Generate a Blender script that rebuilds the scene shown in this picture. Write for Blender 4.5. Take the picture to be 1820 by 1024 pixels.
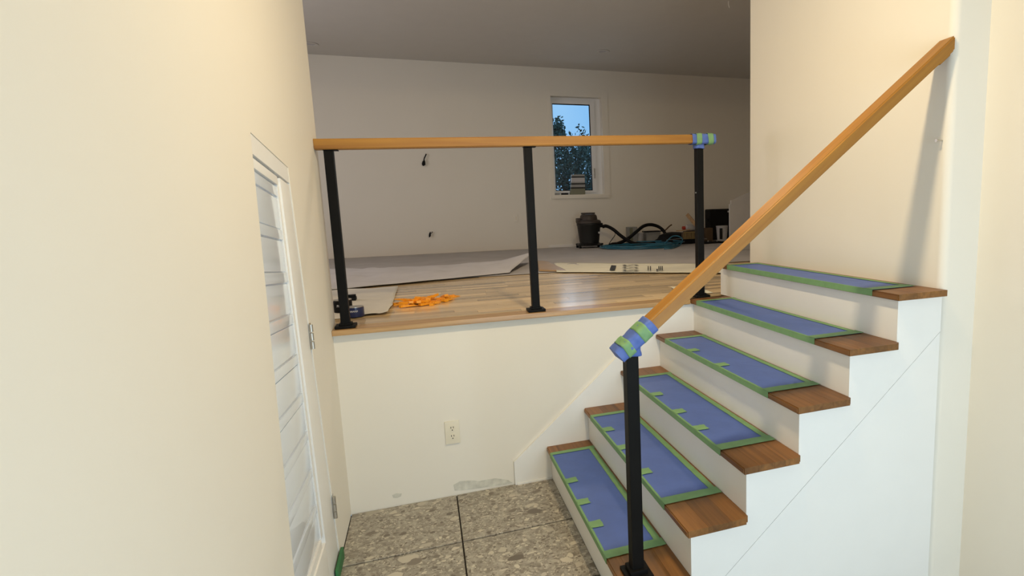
import bpy, bmesh, math, random
from mathutils import Vector, Matrix, noise
from mathutils.geometry import tessellate_polygon
random.seed(7)
for o in list(bpy.data.objects): bpy.data.objects.remove(o)
S = bpy.context.scene
COL = S.collection
PI = math.pi

# ------------------------------------------------------------------ camera, world, lights, exposure
FPX, CX, CY = 1023.93, 1125.44, 514.93            # focal length and principal point for an 1820x1024 frame
CAM = Vector((0.432, -2.976, 1.4555)); YAW, PITCH, ROLL = -0.346, -0.1418, -0.0276
_f = Vector((-math.sin(YAW)*math.cos(PITCH), math.cos(YAW)*math.cos(PITCH), math.sin(PITCH)))
_r0 = Vector((math.cos(YAW), math.sin(YAW), 0)); _u0 = _r0.cross(_f)
_r = _r0*math.cos(ROLL)+_u0*math.sin(ROLL); _u = -_r0*math.sin(ROLL)+_u0*math.cos(ROLL)
cd = bpy.data.cameras.new('camera'); cam = bpy.data.objects.new('camera', cd); COL.objects.link(cam)
M = Matrix((( _r.x,_u.x,-_f.x,CAM.x),(_r.y,_u.y,-_f.y,CAM.y),(_r.z,_u.z,-_f.z,CAM.z),(0,0,0,1)))
cam.matrix_world = M
cd.sensor_width = 36; cd.lens = FPX/1820*36
cd.shift_x = (910-CX)/1820; cd.shift_y = (CY-512)/1820
cd.clip_start = .05; cd.clip_end = 200
S.camera = cam
def at(px, py, axis, val):
    """point of the scene that the photograph shows at px,py, on the plane axis=val"""
    w = _f+_r*((px-CX)/FPX)-_u*((py-CY)/FPX)
    t = (val-CAM[axis])/w[axis]
    return CAM+w*t

S.view_settings.view_transform = 'Standard'; S.view_settings.look = 'None'
S.view_settings.gamma = 1; S.view_settings.use_curve_mapping = False
S.view_settings.exposure = 0.03

W = bpy.data.worlds.new('dusk_sky'); S.world = W; W.use_nodes = True
nt = W.node_tree; nt.nodes.clear()
wo = nt.nodes.new('ShaderNodeOutputWorld'); bg = nt.nodes.new('ShaderNodeBackground')
tc = nt.nodes.new('ShaderNodeTexCoord'); nz = nt.nodes.new('ShaderNodeTexNoise'); cr = nt.nodes.new('ShaderNodeValToRGB')
nz.inputs['Scale'].default_value = 3.0; nz.inputs['Detail'].default_value = 4
cr.color_ramp.elements[0].position = .35; cr.color_ramp.elements[0].color = (.20,.46,.80,1)
cr.color_ramp.elements[1].position = .70; cr.color_ramp.elements[1].color = (.36,.62,.88,1)
nt.links.new(tc.outputs['Generated'], nz.inputs['Vector']); nt.links.new(nz.outputs[0], cr.inputs[0])
nt.links.new(cr.outputs[0], bg.inputs[0]); nt.links.new(bg.outputs[0], wo.inputs[0]); bg.inputs[1].default_value = 1.15

def area(name, loc, aim, sx, sy, energy, col):
    l = bpy.data.lights.new(name, 'AREA'); l.shape = 'RECTANGLE'; l.size = sx; l.size_y = sy; l.energy = energy; l.color = col
    o = bpy.data.objects.new(name, l); COL.objects.link(o); o.location = loc
    o.rotation_euler = (Vector(aim)-Vector(loc)).to_track_quat('-Z','Y').to_euler(); return o
area('entry_ceiling_lamp', (1.10,-1.50,2.80), (1.25,-.2,0), .12, .12, 28, (1.0,.78,.47))
area('entry_daylight', (1.45,-4.08,1.0), (1.75,0,.5), 1.2, 1.6, 52, (.68,.86,1.0))
area('living_room_side_fill', (-2.35,2.4,2.2), (2,2.6,1.6), 1.6, 1.2, 27, (.93,.88,.92))  # added soft fill from the left for the living room, no window behind it
area('living_room_top_fill', (2.02,1.6,3.30), (1.7,1.7,0), .16, .16, 17, (1.0,.82,.60))  # added overhead fill that lifts the dim far wall and floor, no fixture
area('far_window_daylight', (2.5,5.22,2.3), (2.3,2,1.0), .5, 1.1, 3, (.62,.80,1.0))

# ------------------------------------------------------------------ materials
def newmat(name):
    m = bpy.data.materials.new(name); m.use_nodes = True
    return m, m.node_tree, m.node_tree.nodes['Principled BSDF']
def setp(b, **k):
    for n, v in k.items(): b.inputs[n.replace('_',' ')].default_value = v
def plain(name, col, rough=.6, metal=0, bump=0, bscale=80, vary=.04, vscale=6, coat=0, spec=.5):
    m, t, b = newmat(name); L = t.links
    n = t.nodes.new('ShaderNodeTexNoise'); n.inputs['Scale'].default_value = vscale; n.inputs['Detail'].default_value = 3
    tcn = t.nodes.new('ShaderNodeTexCoord'); L.new(tcn.outputs['Object'], n.inputs['Vector'])
    r = t.nodes.new('ShaderNodeValToRGB')
    r.color_ramp.elements[0].position = .3; r.color_ramp.elements[1].position = .7
    r.color_ramp.elements[0].color = (*[c*(1-vary) for c in col],1); r.color_ramp.elements[1].color = (*[min(1,c*(1+vary)) for c in col],1)
    L.new(n.outputs[0], r.inputs[0]); L.new(r.outputs[0], b.inputs['Base Color'])
    setp(b, Roughness=rough, Metallic=metal)
    b.inputs['Specular IOR Level'].default_value = spec
    if coat: setp(b, Coat_Weight=coat)
    if bump:
        n2 = t.nodes.new('ShaderNodeTexNoise'); n2.inputs['Scale'].default_value = bscale; n2.inputs['Detail'].default_value = 2
        L.new(tcn.outputs['Object'], n2.inputs['Vector'])
        bp = t.nodes.new('ShaderNodeBump'); bp.inputs['Strength'].default_value = bump; bp.inputs['Distance'].default_value = .002
        L.new(n2.outputs[0], bp.inputs['Height']); L.new(bp.outputs[0], b.inputs['Normal'])
    return m
def wood(name, dark, light, axis=0, rough=.3, rnd=.25, fine=60, coat=.3):
    """grain along an axis of the object; every object gets its own shade"""
    m, t, b = newmat(name); L = t.links
    tcn = t.nodes.new('ShaderNodeTexCoord'); mp = t.nodes.new('ShaderNodeMapping')
    sc = [fine]*3; sc[axis] = fine/22; mp.inputs['Scale'].default_value = sc
    oi = t.nodes.new('ShaderNodeObjectInfo'); add = t.nodes.new('ShaderNodeVectorMath'); add.operation = 'ADD'
    mul = t.nodes.new('ShaderNodeMath'); mul.operation = 'MULTIPLY'; mul.inputs[1].default_value = 40
    L.new(oi.outputs['Random'], mul.inputs[0])
    L.new(tcn.outputs['Object'], mp.inputs['Vector']); L.new(mp.outputs[0], add.inputs[0]); L.new(mul.outputs[0], add.inputs[1])
    n = t.nodes.new('ShaderNodeTexNoise'); n.inputs['Scale'].default_value = 1; n.inputs['Detail'].default_value = 5; n.inputs['Distortion'].default_value = .6
    L.new(add.outputs[0], n.inputs['Vector'])
    r = t.nodes.new('ShaderNodeValToRGB'); r.color_ramp.elements[0].position = .28; r.color_ramp.elements[1].position = .72
    r.color_ramp.elements[0].color = (*dark,1); r.color_ramp.elements[1].color = (*light,1); L.new(n.outputs[0], r.inputs[0])
    hs = t.nodes.new('ShaderNodeHueSaturation')
    mr = t.nodes.new('ShaderNodeMapRange'); mr.inputs['To Min'].default_value = 1-rnd; mr.inputs['To Max'].default_value = 1+rnd
    L.new(oi.outputs['Random'], mr.inputs['Value']); L.new(mr.outputs[0], hs.inputs['Value'])
    L.new(r.outputs[0], hs.inputs['Color']); L.new(hs.outputs[0], b.inputs['Base Color'])
    setp(b, Roughness=rough, Coat_Weight=coat, Coat_Roughness=.15)
    bp = t.nodes.new('ShaderNodeBump'); bp.inputs['Strength'].default_value = .12; bp.inputs['Distance'].default_value = .001
    L.new(n.outputs[0], bp.inputs['Height']); L.new(bp.outputs[0], b.inputs['Normal'])
    return m
def terrazzo():
    m, t, b = newmat('breccia_tile'); L = t.links
    tcn = t.nodes.new('ShaderNodeTexCoord'); oi = t.nodes.new('ShaderNodeObjectInfo')
    mul = t.nodes.new('ShaderNodeMath'); mul.operation = 'MULTIPLY'; mul.inputs[1].default_value = 30; L.new(oi.outputs['Random'], mul.inputs[0])
    off = t.nodes.new('ShaderNodeVectorMath'); off.operation = 'ADD'; L.new(tcn.outputs['Object'], off.inputs[0]); L.new(mul.outputs[0], off.inputs[1])
    dn = t.nodes.new('ShaderNodeTexNoise'); dn.inputs['Scale'].default_value = 14; dn.inputs['Detail'].default_value = 3; L.new(off.outputs[0], dn.inputs['Vector'])
    sc = t.nodes.new('ShaderNodeVectorMath'); sc.operation = 'SCALE'; sc.inputs['Scale'].default_value = .055; L.new(dn.outputs[1], sc.inputs[0])
    wv = t.nodes.new('ShaderNodeVectorMath'); wv.operation = 'ADD'; L.new(off.outputs[0], wv.inputs[0]); L.new(sc.outputs[0], wv.inputs[1])
    bn = t.nodes.new('ShaderNodeTexNoise'); bn.inputs['Scale'].default_value = 35; bn.inputs['Detail'].default_value = 6; L.new(wv.outputs[0], bn.inputs['Vector'])
    br = t.nodes.new('ShaderNodeValToRGB'); br.color_ramp.elements[0].position=.35; br.color_ramp.elements[1].position=.68
    br.color_ramp.elements[0].color=(.22,.195,.155,1); br.color_ramp.elements[1].color=(.42,.385,.32,1); L.new(bn.outputs[0], br.inputs[0])
    cur = br.outputs[0]
    for scale, lo, thr, stretch in ((90,.1,.42,1.1),(42,.25,.42,1.15),(20,.45,.50,1.35),(9,.60,.62,1.5),(4.5,.78,.9,1.2)):
        mp = t.nodes.new('ShaderNodeMapping'); mp.inputs['Scale'].default_value = (1,stretch,1); mp.inputs['Rotation'].default_value = (0,0,scale)
        L.new(wv.outputs[0], mp.inputs['Vector'])
        v = t.nodes.new('ShaderNodeTexVoronoi'); v.inputs['Scale'].default_value = scale; v.voronoi_dimensions='2D'; L.new(mp.outputs[0], v.inputs['Vector'])
        sep = t.nodes.new('ShaderNodeSeparateColor'); L.new(v.outputs['Color'], sep.inputs[0])
        # radius of each clast differs: mask = dist < thr * (rand-lo)
        s1 = t.nodes.new('ShaderNodeMath'); s1.operation='SUBTRACT'; L.new(sep.outputs[0], s1.inputs[0]); s1.inputs[1].default_value = lo
        s2 = t.nodes.new('ShaderNodeMath'); s2.operation='MULTIPLY'; L.new(s1.outputs[0], s2.inputs[0]); s2.inputs[1].default_value = thr*1.35
        s3 = t.nodes.new('ShaderNodeMath'); s3.operation='SUBTRACT'; L.new(s2.outputs[0], s3.inputs[0]); L.new(v.outputs['Distance'], s3.inputs[1])
        s4 = t.nodes.new('ShaderNodeMath'); s4.operation='MULTIPLY'; s4.use_clamp=True; L.new(s3.outputs[0], s4.inputs[0]); s4.inputs[1].default_value = 22
        cc = t.nodes.new('ShaderNodeValToRGB'); e = cc.color_ramp.elements; e[0].position=0; e[0].color=(.13,.105,.08,1); e[1].position=1; e[1].color=(.60,.55,.44,1)
        e2=cc.color_ramp.elements.new(.38); e2.color=(.22,.19,.15,1); e3=cc.color_ramp.elements.new(.6); e3.color=(.42,.38,.31,1)
        L.new(sep.outputs[1], cc.inputs[0])
        mx = t.nodes.new('ShaderNodeMix'); mx.data_type='RGBA'
        L.new(s4.outputs[0], mx.inputs[0]); L.new(cur, mx.inputs[6]); L.new(cc.outputs[0], mx.inputs[7]); cur = mx.outputs[2]
    L.new(cur, b.inputs['Base Color']); setp(b, Roughness=.38)
    return m
def glass():
    m, t, b = newmat('window_glass'); L = t.links
    tr = t.nodes.new('ShaderNodeBsdfTransparent'); gl = t.nodes.new('ShaderNodeBsdfGlossy'); gl.inputs['Roughness'].default_value=.02
    mx = t.nodes.new('ShaderNodeMixShader'); fr = t.nodes.new('ShaderNodeFresnel'); fr.inputs[0].default_value=1.45
    L.new(fr.outputs[0], mx.inputs[0]); L.new(tr.outputs[0], mx.inputs[1]); L.new(gl.outputs[0], mx.inputs[2])
    L.new(mx.outputs[0], t.nodes['Material Output'].inputs[0]); return m

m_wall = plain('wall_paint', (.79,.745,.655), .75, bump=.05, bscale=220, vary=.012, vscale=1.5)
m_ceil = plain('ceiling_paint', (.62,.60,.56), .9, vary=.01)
m_white = plain('white_trim_paint', (.83,.82,.79), .42, vary=.01)
m_pvc = plain('white_vinyl', (.80,.80,.80), .35, vary=.01)
m_tile = terrazzo(); m_grout = plain('dark_grout', (.025,.02,.016), .9)
m_tread = wood('stained_tread_wood', (.125,.050,.010), (.24,.103,.024), 1, .45, .26, 50, 0)
m_rail = wood('stained_handrail_wood', (.27,.110,.011), (.42,.200,.024), 0, .5, .03, 34, 0)
m_plank = wood('natural_oak_plank', (.58,.40,.20), (.86,.66,.40), 0, .24, .38, 30, .5)
m_nose = wood('oak_nosing', (.33,.185,.07), (.54,.335,.145), 0, .35, .03, 36)
m_black = plain('black_powder_coat', (.006,.0055,.005), .5, vary=.1, spec=.10)
m_blackm = plain('black_plastic', (.007,.007,.007), .6, vary=.2, spec=.15)
m_vacbody = plain('dark_grey_plastic', (.008,.0075,.006), .5, vary=.2)
m_vachead = plain('brown_grey_plastic', (.04,.029,.022), .5, vary=.15)
m_blue = plain('blue_masking_film', (.075,.135,.42), .55, bump=.35, bscale=30, vary=.07, vscale=9)
m_green = plain('green_masking_tape', (.17,.33,.145), .6, bump=.15, bscale=120, vary=.07, vscale=25)
m_greend = plain('dark_green_tape', (.03,.16,.05), .6, vary=.1)
m_orange = plain('orange_plastic', (1.0,.40,.02), .4, vary=.05, vscale=50)
m_paper = plain('pale_floor_paper', (.60,.575,.57), .8, bump=.5, bscale=9, vary=.05, vscale=4)
m_paper2 = plain('off_white_floor_paper', (.70,.66,.58), .8, bump=.6, bscale=12, vary=.06, vscale=5)
m_cream = plain('cream_floor_paper', (.80,.76,.60), .8, bump=.3, bscale=14, vary=.05, vscale=6)
m_greyp = plain('grey_floor_paper', (.44,.41,.39), .85, bump=.5, bscale=8, vary=.08, vscale=3)
m_ink = plain('black_ink', (.03,.03,.03), .8)
m_metal = plain('brushed_steel', (.50,.48,.44), .32, metal=.9, vary=.05, vscale=40)
m_hole = plain('dark_slot', (.03,.025,.02), .9)
m_door = plain('pale_door_enamel', (.66,.72,.80), .16, vary=.03, vscale=3, coat=.5)
m_plate = plain('cream_plastic', (.76,.70,.56), .35, vary=.01)
m_navy = plain('navy_label', (.012,.02,.07), .3, vary=.2)
m_hose = plain('blue_air_hose', (.02,.14,.22), .4, vary=.1)
m_tree = plain('tree_leaf', (.045,.080,.060), .7, vary=.4, vscale=2)
m_bark = plain('tree_bark', (.05,.045,.04), .9, bump=.4)
m_card = plain('cardboard', (.10,.062,.032), .8)
m_grey = plain('grey_carton', (.30,.30,.29), .7, vary=.06)
m_lgrey = plain('pale_grey_board', (.50,.49,.50), .7)
m_olive = plain('olive_carton', (.20,.20,.14), .7)
m_yellow = plain('yellowed_plastic', (.22,.16,.06), .5)
m_red = plain('red_label', (.5,.05,.03), .5)
m_patch = plain('grey_plaster_smear', (.62,.60,.52), .9, vary=.15, vscale=30)
m_soil = plain('ground_grass', (.03,.05,.03), .95)
m_glass = glass()

# ------------------------------------------------------------------ builders
def setprops(o, label=None, cat=None, group=None, kind=None):
    if label: o['label'] = label
    if cat: o['category'] = cat
    if group: o['group'] = group
    if kind: o['kind'] = kind
    return o
def thing(name, loc, label, cat, group=None, rz=0):
    o = bpy.data.objects.new(name, None); COL.objects.link(o); o.location = loc; o.rotation_euler = (0,0,rz); o.empty_display_size = .05
    return setprops(o, label, cat, group)
def link(name, bm, mat, parent=None, world=True, smooth=False, loc=None, bevel=0, seg=2, org=None):
    """one mesh object. geometry is given in world coordinates (world=True) or in the parent's."""
    if bevel:
        bmesh.ops.bevel(bm, geom=list(bm.edges), offset=bevel, segments=seg, affect='EDGES', profile=.7)
    bmesh.ops.recalc_face_normals(bm, faces=bm.faces)
    if parent is None:
        vs = [v.co for v in bm.verts]
        c = Vector(((min(v.x for v in vs)+max(v.x for v in vs))/2, (min(v.y for v in vs)+max(v.y for v in vs))/2, min(v.z for v in vs))) if org is None else Vector(org)
        bmesh.ops.translate(bm, verts=bm.verts, vec=-c)
    elif world:
        off = Vector((0,0,0)); p = parent
        while p: off += p.location; p = p.parent
        bmesh.ops.translate(bm, verts=bm.verts, vec=-off)
        vs = [v.co for v in bm.verts]
        c = Vector([(min(v[i] for v in vs)+max(v[i] for v in vs))/2 for i in range(3)])
        bmesh.ops.translate(bm, verts=bm.verts, vec=-c)
    else: c = Vector((0,0,0))
    me = bpy.data.meshes.new(name); bm.to_mesh(me); bm.free()
    if smooth:
        for p in me.polygons: p.use_smooth = True
        try: me.set_sharp_from_angle(angle=math.radians(35))
        except Exception: pass
    ms = mat if isinstance(mat,(list,tuple)) else [mat]
    for mm in ms: me.materials.append(mm)
    o = bpy.data.objects.new(name, me); COL.objects.link(o); o.parent = parent; o.location = c
    return o
def bm_box(x0,x1,y0,y1,z0,z1, bm=None):
    bm = bm or bmesh.new()
    v = [bm.verts.new(p) for p in ((x0,y0,z0),(x1,y0,z0),(x1,y1,z0),(x0,y1,z0),(x0,y0,z1),(x1,y0,z1),(x1,y1,z1),(x0,y1,z1))]
    for f in ((0,3,2,1),(4,5,6,7),(0,1,5,4),(1,2,6,5),(2,3,7,6),(3,0,4,7)): bm.faces.new([v[i] for i in f])
    return bm
def box(name, x0,x1,y0,y1,z0,z1, mat, parent=None, bevel=0, **k):
    return link(name, bm_box(min(x0,x1),max(x0,x1),min(y0,y1),max(y0,y1),min(z0,z1),max(z0,z1)), mat, parent, bevel=bevel, smooth=bevel>0, **k)
def bm_prism(pts, axis, a, b, bm=None):
    """closed polygon of 2D points extruded along axis from a to b"""
    bm = bm or bmesh.new()
    def P(p, w):
        if axis == 0: return (w,p[0],p[1])
        if axis == 1: return (p[0],w,p[1])
        return (p[0],p[1],w)
    A = [bm.verts.new(P(p,a)) for p in pts]; B = [bm.verts.new(P(p,b)) for p in pts]
    n = len(pts)
    if n <= 4: bm.faces.new(A); bm.faces.new(B[::-1])
    else:
        for t in tessellate_polygon([[Vector((p[0],p[1],0)) for p in pts]]):
            bm.faces.new([A[i] for i in t]); bm.faces.new([B[i] for i in reversed(t)])
    for i in range(n): bm.faces.new((A[i],A[(i+1)%n],B[(i+1)%n],B[i]))
    return bm
def bm_hexa(c8, bm=None):
    bm = bm or bmesh.new(); v = [bm.verts.new(p) for p in c8]
    for f in ((0,3,2,1),(4,5,6,7),(0,1,5,4),(1,2,6,5),(2,3,7,6),(3,0,4,7)): bm.faces.new([v[i] for i in f])
    return bm
def bm_tube(path, rad, n=10, bm=None, closed=False, ridges=None):
    bm = bm or bmesh.new(); P = [Vector(p) for p in path]; rings = []
    up = Vector((0,0,1))
    for i, p in enumerate(P):
        a = P[i-1] if (i > 0 or closed) else P[i]; b = P[(i+1) % len(P)] if (i < len(P)-1 or closed) else P[i]
        d = (b-a).normalized()
        s = d.cross(up)
        if s.length < .1: s = d.cross(Vector((1,0,0)))
        s.normalize(); t = s.cross(d)
        r = rad[i] if isinstance(rad,(list,tuple)) else rad
        if ridges and i % 2: r *= ridges
        rings.append([bm.verts.new(p+(s*math.cos(2*PI*k/n)+t*math.sin(2*PI*k/n))*r) for k in range(n)])
    m = len(rings)
    for i in range(m if closed else m-1):
        A = rings[i]; B = rings[(i+1) % m]
        for k in range(n): bm.faces.new((A[k],A[(k+1)%n],B[(k+1)%n],B[k]))
    if not closed: bm.faces.new(rings[0][::-1]); bm.faces.new(rings[-1])
    return bm
def spline(pts, n=8):
    P = [Vector(p) for p in pts]; out = []
    for i in range(len(P)-1):
        p0 = P[max(i-1,0)]; p1 = P[i]; p2 = P[i+1]; p3 = P[min(i+2,len(P)-1)]
        for k in range(n):
            t = k/n
            out.append(.5*((2*p1)+(p2-p0)*t+(2*p0-5*p1+4*p2-p3)*t*t+(-p0+3*p1-3*p2+p3)*t**3))
    out.append(P[-1]); return out
def bm_lathe(prof, c, n=32, bm=None):
    bm = bm or bmesh.new(); rings = []
    for r, z in prof:
        rings.append([bm.verts.new((c[0]+r*math.cos(2*PI*k/n), c[1]+r*math.sin(2*PI*k/n), c[2]+z)) for k in range(n)])
    for A, B in zip(rings, rings[1:]):
        for k in range(n): bm.faces.new((A[k],A[(k+1)%n],B[(k+1)%n],B[k]))
    bm.faces.new(rings[0][::-1]); bm.faces.new(rings[-1]); return bm
def copy_tree(o, parent=None):
    c = o.copy(); COL.objects.link(c); c.parent = parent
    for ch in o.children: copy_tree(ch, c)
    return c

# ------------------------------------------------------------------ the measured plan
R_, G_, XS, WST, SID, NOS, TT = .185, .217, .9756, 1.3118, .0243, .0233, .024   # riser, going, first nosing, stair width, side overhang, nosing, tread thickness
H = 5*R_                                  # the living-room floor
XW = XS+6*G_+NOS                          # right wall
CEIL = 3.36; YF = 5.05                    # ceiling height, far wall
DTOP = 3.5

# ------------------------------------------------------------------ setting
st = lambda o: setprops(o, kind='structure')
# left wall with the (leaning in the picture) door opening
near_b, near_t, far_t, far_b = (-1.178,.0), (-1.054,1.693), (-.598,1.629), (-.398,.0)
poly = [(-4.2,0), near_b, near_t, far_t, far_b, (.108,0), (.108,CEIL), (-4.2,CEIL)]
LOW = -.30   # the strip of floor beside the stairs lies lower
wl = st(link('wall_left', bm_prism(poly, 0, -.16, 0), m_wall))
st(box('wall_back', -2.6,5.9,YF,YF+.16,H-.2,at(1075,343,1,YF).z-.0, m_wall))   # replaced below by a wall with a window hole
bpy.data.objects.remove(bpy.data.objects['wall_back'])
wx0, wx1 = at(982,260,1,YF).x, at(1069,260,1,YF).x+.02
wz0, wz1 = at(1020,346,1,YF).z, at(1020,172,1,YF).z
bm = bm_box(-2.6,wx0,YF,YF+.16,H-.2,CEIL); bm_box(wx1,5.9,YF,YF+.16,H-.2,CEIL,bm); bm_box(wx0,wx1,YF,YF+.16,H-.2,wz0,bm); bm_box(wx0,wx1,YF,YF+.16,wz1,CEIL,bm)
st(link('wall_back', bm, m_wall))
XE = 2.475                                # side wall of the entry hall
bm = bmesh.new(); rr_ = .03
prof = [(XW,.085)]+[(XW+rr_-rr_*math.cos(a*PI/12), -WST+rr_-rr_*math.sin(a*PI/12)) for a in range(7)]+[(XE,-WST),(XE,.085)]
wr_ = link('wall_right', bm_prism(prof, 2, LOW, CEIL), m_wall, smooth=True); st(wr_)
st(box('wall_entry_side', XE,XE+.14,-4.2,-WST+.05,LOW,CEIL, m_wall))
st(box('wall_front', -.16,XE+.14,-4.35,-4.2,LOW,CEIL, m_wall))
st(box('wall_living_left', -2.75,-2.6,.108,YF+.16,H-.2,CEIL, m_wall))
st(box('wall_living_right', 5.9,6.05,-.045,YF+.16,H-.2,CEIL, m_wall))
st(box('wall_living_near', XE,6.05,-.045,.085,H-.2,CEIL, m_wall))
st(box('wall_living_near_left', -2.75,-.16,-.02,.108,H-.2,CEIL, m_wall))
# low wall under the guardrail
st(box('wall_low', 0,XW,0,.108,-.06,H-.026, m_wall))
# ceiling
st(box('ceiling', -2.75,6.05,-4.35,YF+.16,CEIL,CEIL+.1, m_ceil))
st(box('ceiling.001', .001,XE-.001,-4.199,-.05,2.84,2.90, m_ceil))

# entry floor: tiles as pieces
TX, TY = .4973, .4594
bm = bm_box(-.16,2*TX,-4.2,-WST,LOW-.06,-.0075); bm_box(-.16,2*TX,-WST,0,-.06,-.0075,bm); bm_box(2*TX,XW,-WST+.11,0,-.06,-.0075,bm); bm_box(2*TX,XE,-4.2,-WST,LOW-.06,LOW-.005,bm)
fl = st(link('floor', bm, m_grout))
protos = {}
for i in range(5):
    for j in range(9):
        x0 = i*TX; x1 = min(x0+TX, XE); y1 = -j*TY; y0 = y1-TY
        if i == 1 and y0 > -WST-.07: x1 = XS+NOS+.0025
        zl = 0
        if i >= 2:
            if y0 > -WST: continue
            y1 = min(y1, -WST-.004); zl = LOW
        g = .0032
        w, d = x1-x0-2*g, y1-y0-3*g
        key = (round(w,3), round(d,3))
        if key not in protos:
            b_ = bm_box(-w/2,w/2,-d/2,d/2,-.004,.004)
            bmesh.ops.bevel(b_, geom=[e for e in b_.edges if all(v.co.z > 0 for v in e.verts)], offset=.0012, segments=1, affect='EDGES')
            me = bpy.data.meshes.new('tile'); b_.to_mesh(me); b_.free(); me.materials.append(m_tile); protos[key] = me
        o = bpy.data.objects.new('tile', protos[key]); COL.objects.link(o); o.parent = fl
        o.location = Vector(((x0+x1)/2, (y0+y1)/2, zl-.004+.0004*random.random()))-fl.location
# living-room floor: oak strips as pieces
fu = st(link('floor.001', bm_box(-2.6,5.9,.108,YF,H-.06,H-.012, bm_box(XW+.0,5.9,-.0,.108,H-.06,H-.012)), m_nose))
pm = {}
PW = .066
rows = 30
for j in range(rows):
    y0 = .082+j*PW; x = -.16-random.random()*.5 if y0 > .108 else 0.0
    while x < 2.9:
        ln = random.choice((.30,.42,.55,.72,.9)); 
        k = ln
        xx0 = x; x += ln+.0006
        if y0 < .108 and xx0+ln > XW: ln = XW-xx0; k = round(ln,3)
        if ln < .05: break
        if k not in pm:
            b_ = bm_box(-ln/2,ln/2,-PW/2+.0006,PW/2-.0006,-.012,0)
            bmesh.ops.bevel(b_, geom=[e for e in b_.edges if all(v.co.z > -.001 for v in e.verts)], offset=.0008, segments=1, affect='EDGES')
            me = bpy.data.meshes.new('floorboard'); b_.to_mesh(me); b_.free(); me.materials.append(m_plank); pm[k] = me
        o = bpy.data.objects.new('floorboard', pm[k]); COL.objects.link(o); o.parent = fu
        o.location = Vector((xx0+ln/2, y0+PW/2, H+.0003*random.random()))-fu.location
# nosing board along the low wall
nb = link('trim_1', bm_box(0,XS+4*G_-.003,-.03,.081,H-.026,H), m_nose, bevel=.004); st(nb)
# skirt board on the low wall, following the stairs
sx0 = .798; sl = R_/G_
zt = H-.03; xe = sx0+(zt-.129)/sl
sk = link('trim_2', bm_prism([(sx0,0),(XW-.002,0),(XW-.002,zt),(xe,zt),(sx0,.129)], 1, -.014, -.0005), m_white); st(sk)
st(box('baseboard_stair', sx0+.012,XS+NOS-.001,-.020,-.0145,.0,.010, m_white))
# window in the far wall
win = thing('window_1', ((wx0+wx1)/2, YF, wz0), None, None); win['kind'] = 'structure'
gx0, gx1 = at(984.5,260,1,YF+.07).x, at(1051,260,1,YF+.07).x
gz0, gz1 = at(1020,339,1,YF+.07).z, at(1020,185,1,YF+.07).z
def ring(name, X0,X1,Z0,Z1, x0,x1,z0,z1, ya,yb, mat, parent, bev=.003):
    b_ = bm_box(X0,x0,ya,yb,Z0,Z1); bm_box(x1,X1,ya,yb,Z0,Z1,b_); bm_box(x0,x1,ya,yb,Z0,z0,b_); bm_box(x0,x1,ya,yb,z1,Z1,b_)
    return link(name, b_, mat, parent)
ring('window_frame', wx0,wx1-.0,wz0,wz1, gx0-.03,gx1+.06,gz0-.03,gz1+.05, YF+.09,YF+.15, m_pvc, win)
ring('sash', gx0-.03,gx1+.06,gz0-.03,gz1+.05, gx0,gx1,gz0,gz1, YF+.07,YF+.13, m_pvc, win)
box('pane', gx0,gx1,YF+.095,YF+.10,gz0,gz1, m_glass, win)
gk = ring('gasket', gx0,gx1,gz0,gz1, gx0+.008,gx1-.012,gz0+.01,gz1-.012, YF+.085,YF+.094, m_black, win)
hd = box('window_handle', gx1+.018,gx1+.034,YF+.045,YF+.07,gz0+.17,gz0+.31, m_metal, win, bevel=.004)
# flat casing round the window
st(ring('trim_3', wx0-.06,wx1+.09,wz0-.07,wz1+.07, wx0,wx1,wz0,wz1, YF-.008,YF-.0005, m_wall, None))
sill = st(box('trim_4', wx0-.05,wx1+.06,YF-.03,YF-.0005,wz0-.055,wz0-.012, m_wall, bevel=.004))

# ------------------------------------------------------------------ staircase
sc = thing('staircase', (XS,-WST/2,0), 'six-step staircase with brown wooden treads and white risers climbing right from tiled floor', 'staircase')
YN = -WST-SID
for n in range(1,7):
    x0 = XS+(n-1)*G_; x1 = XS+n*G_+NOS; z1 = n*R_
    yf = -.0145 if n < 5 else -.0005
    if n == 5: yf = -.016
    # tread: edge-glued boards
    tr = thing('tread', (0,0,0), None, None); tr.parent = sc; tr.location = (x0-XS, WST/2+0, z1-TT)
    del_keys = [k for k in ('label','category') if k in tr]
    for k in del_keys: del tr[k]
    cuts = [0]; nb_ = 4 if n % 2 else 3
    for q in range(1,nb_): cuts.append(q/nb_+random.uniform(-.05,.05))
    cuts.append(1)
    for q in range(nb_):
        a = x0+(x1-x0)*cuts[q]+(.0003 if q else 0); b_ = x0+(x1-x0)*cuts[q+1]-.0003
        bmx = bm_box(a,b_,YN,yf,z1-TT,z1)
        if q == 0:
            bmesh.ops.bevel(bmx, geom=[e for e in bmx.edges if all(abs(v.co.x-a) < 1e-5 for v in e.verts) ], offset=.004, segments=2, affect='EDGES')
        if q == nb_-1 and n < 6:
            bmesh.ops.bevel(bmx, geom=[e for e in bmx.edges if all(abs(v.co.x-b_) < 1e-5 and abs(v.co.y-YN) < 1e-5 for v in e.verts)], offset=.012, segments=3, affect='EDGES')
        link('board', bmx, m_tread, tr)
    xr = x0+NOS
    box('riser', xr,xr+.016,-WST+.001,-.015 if n < 6 else .06,(n-1)*R_+.0005,z1-TT-.0005, m_white, sc)
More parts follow.
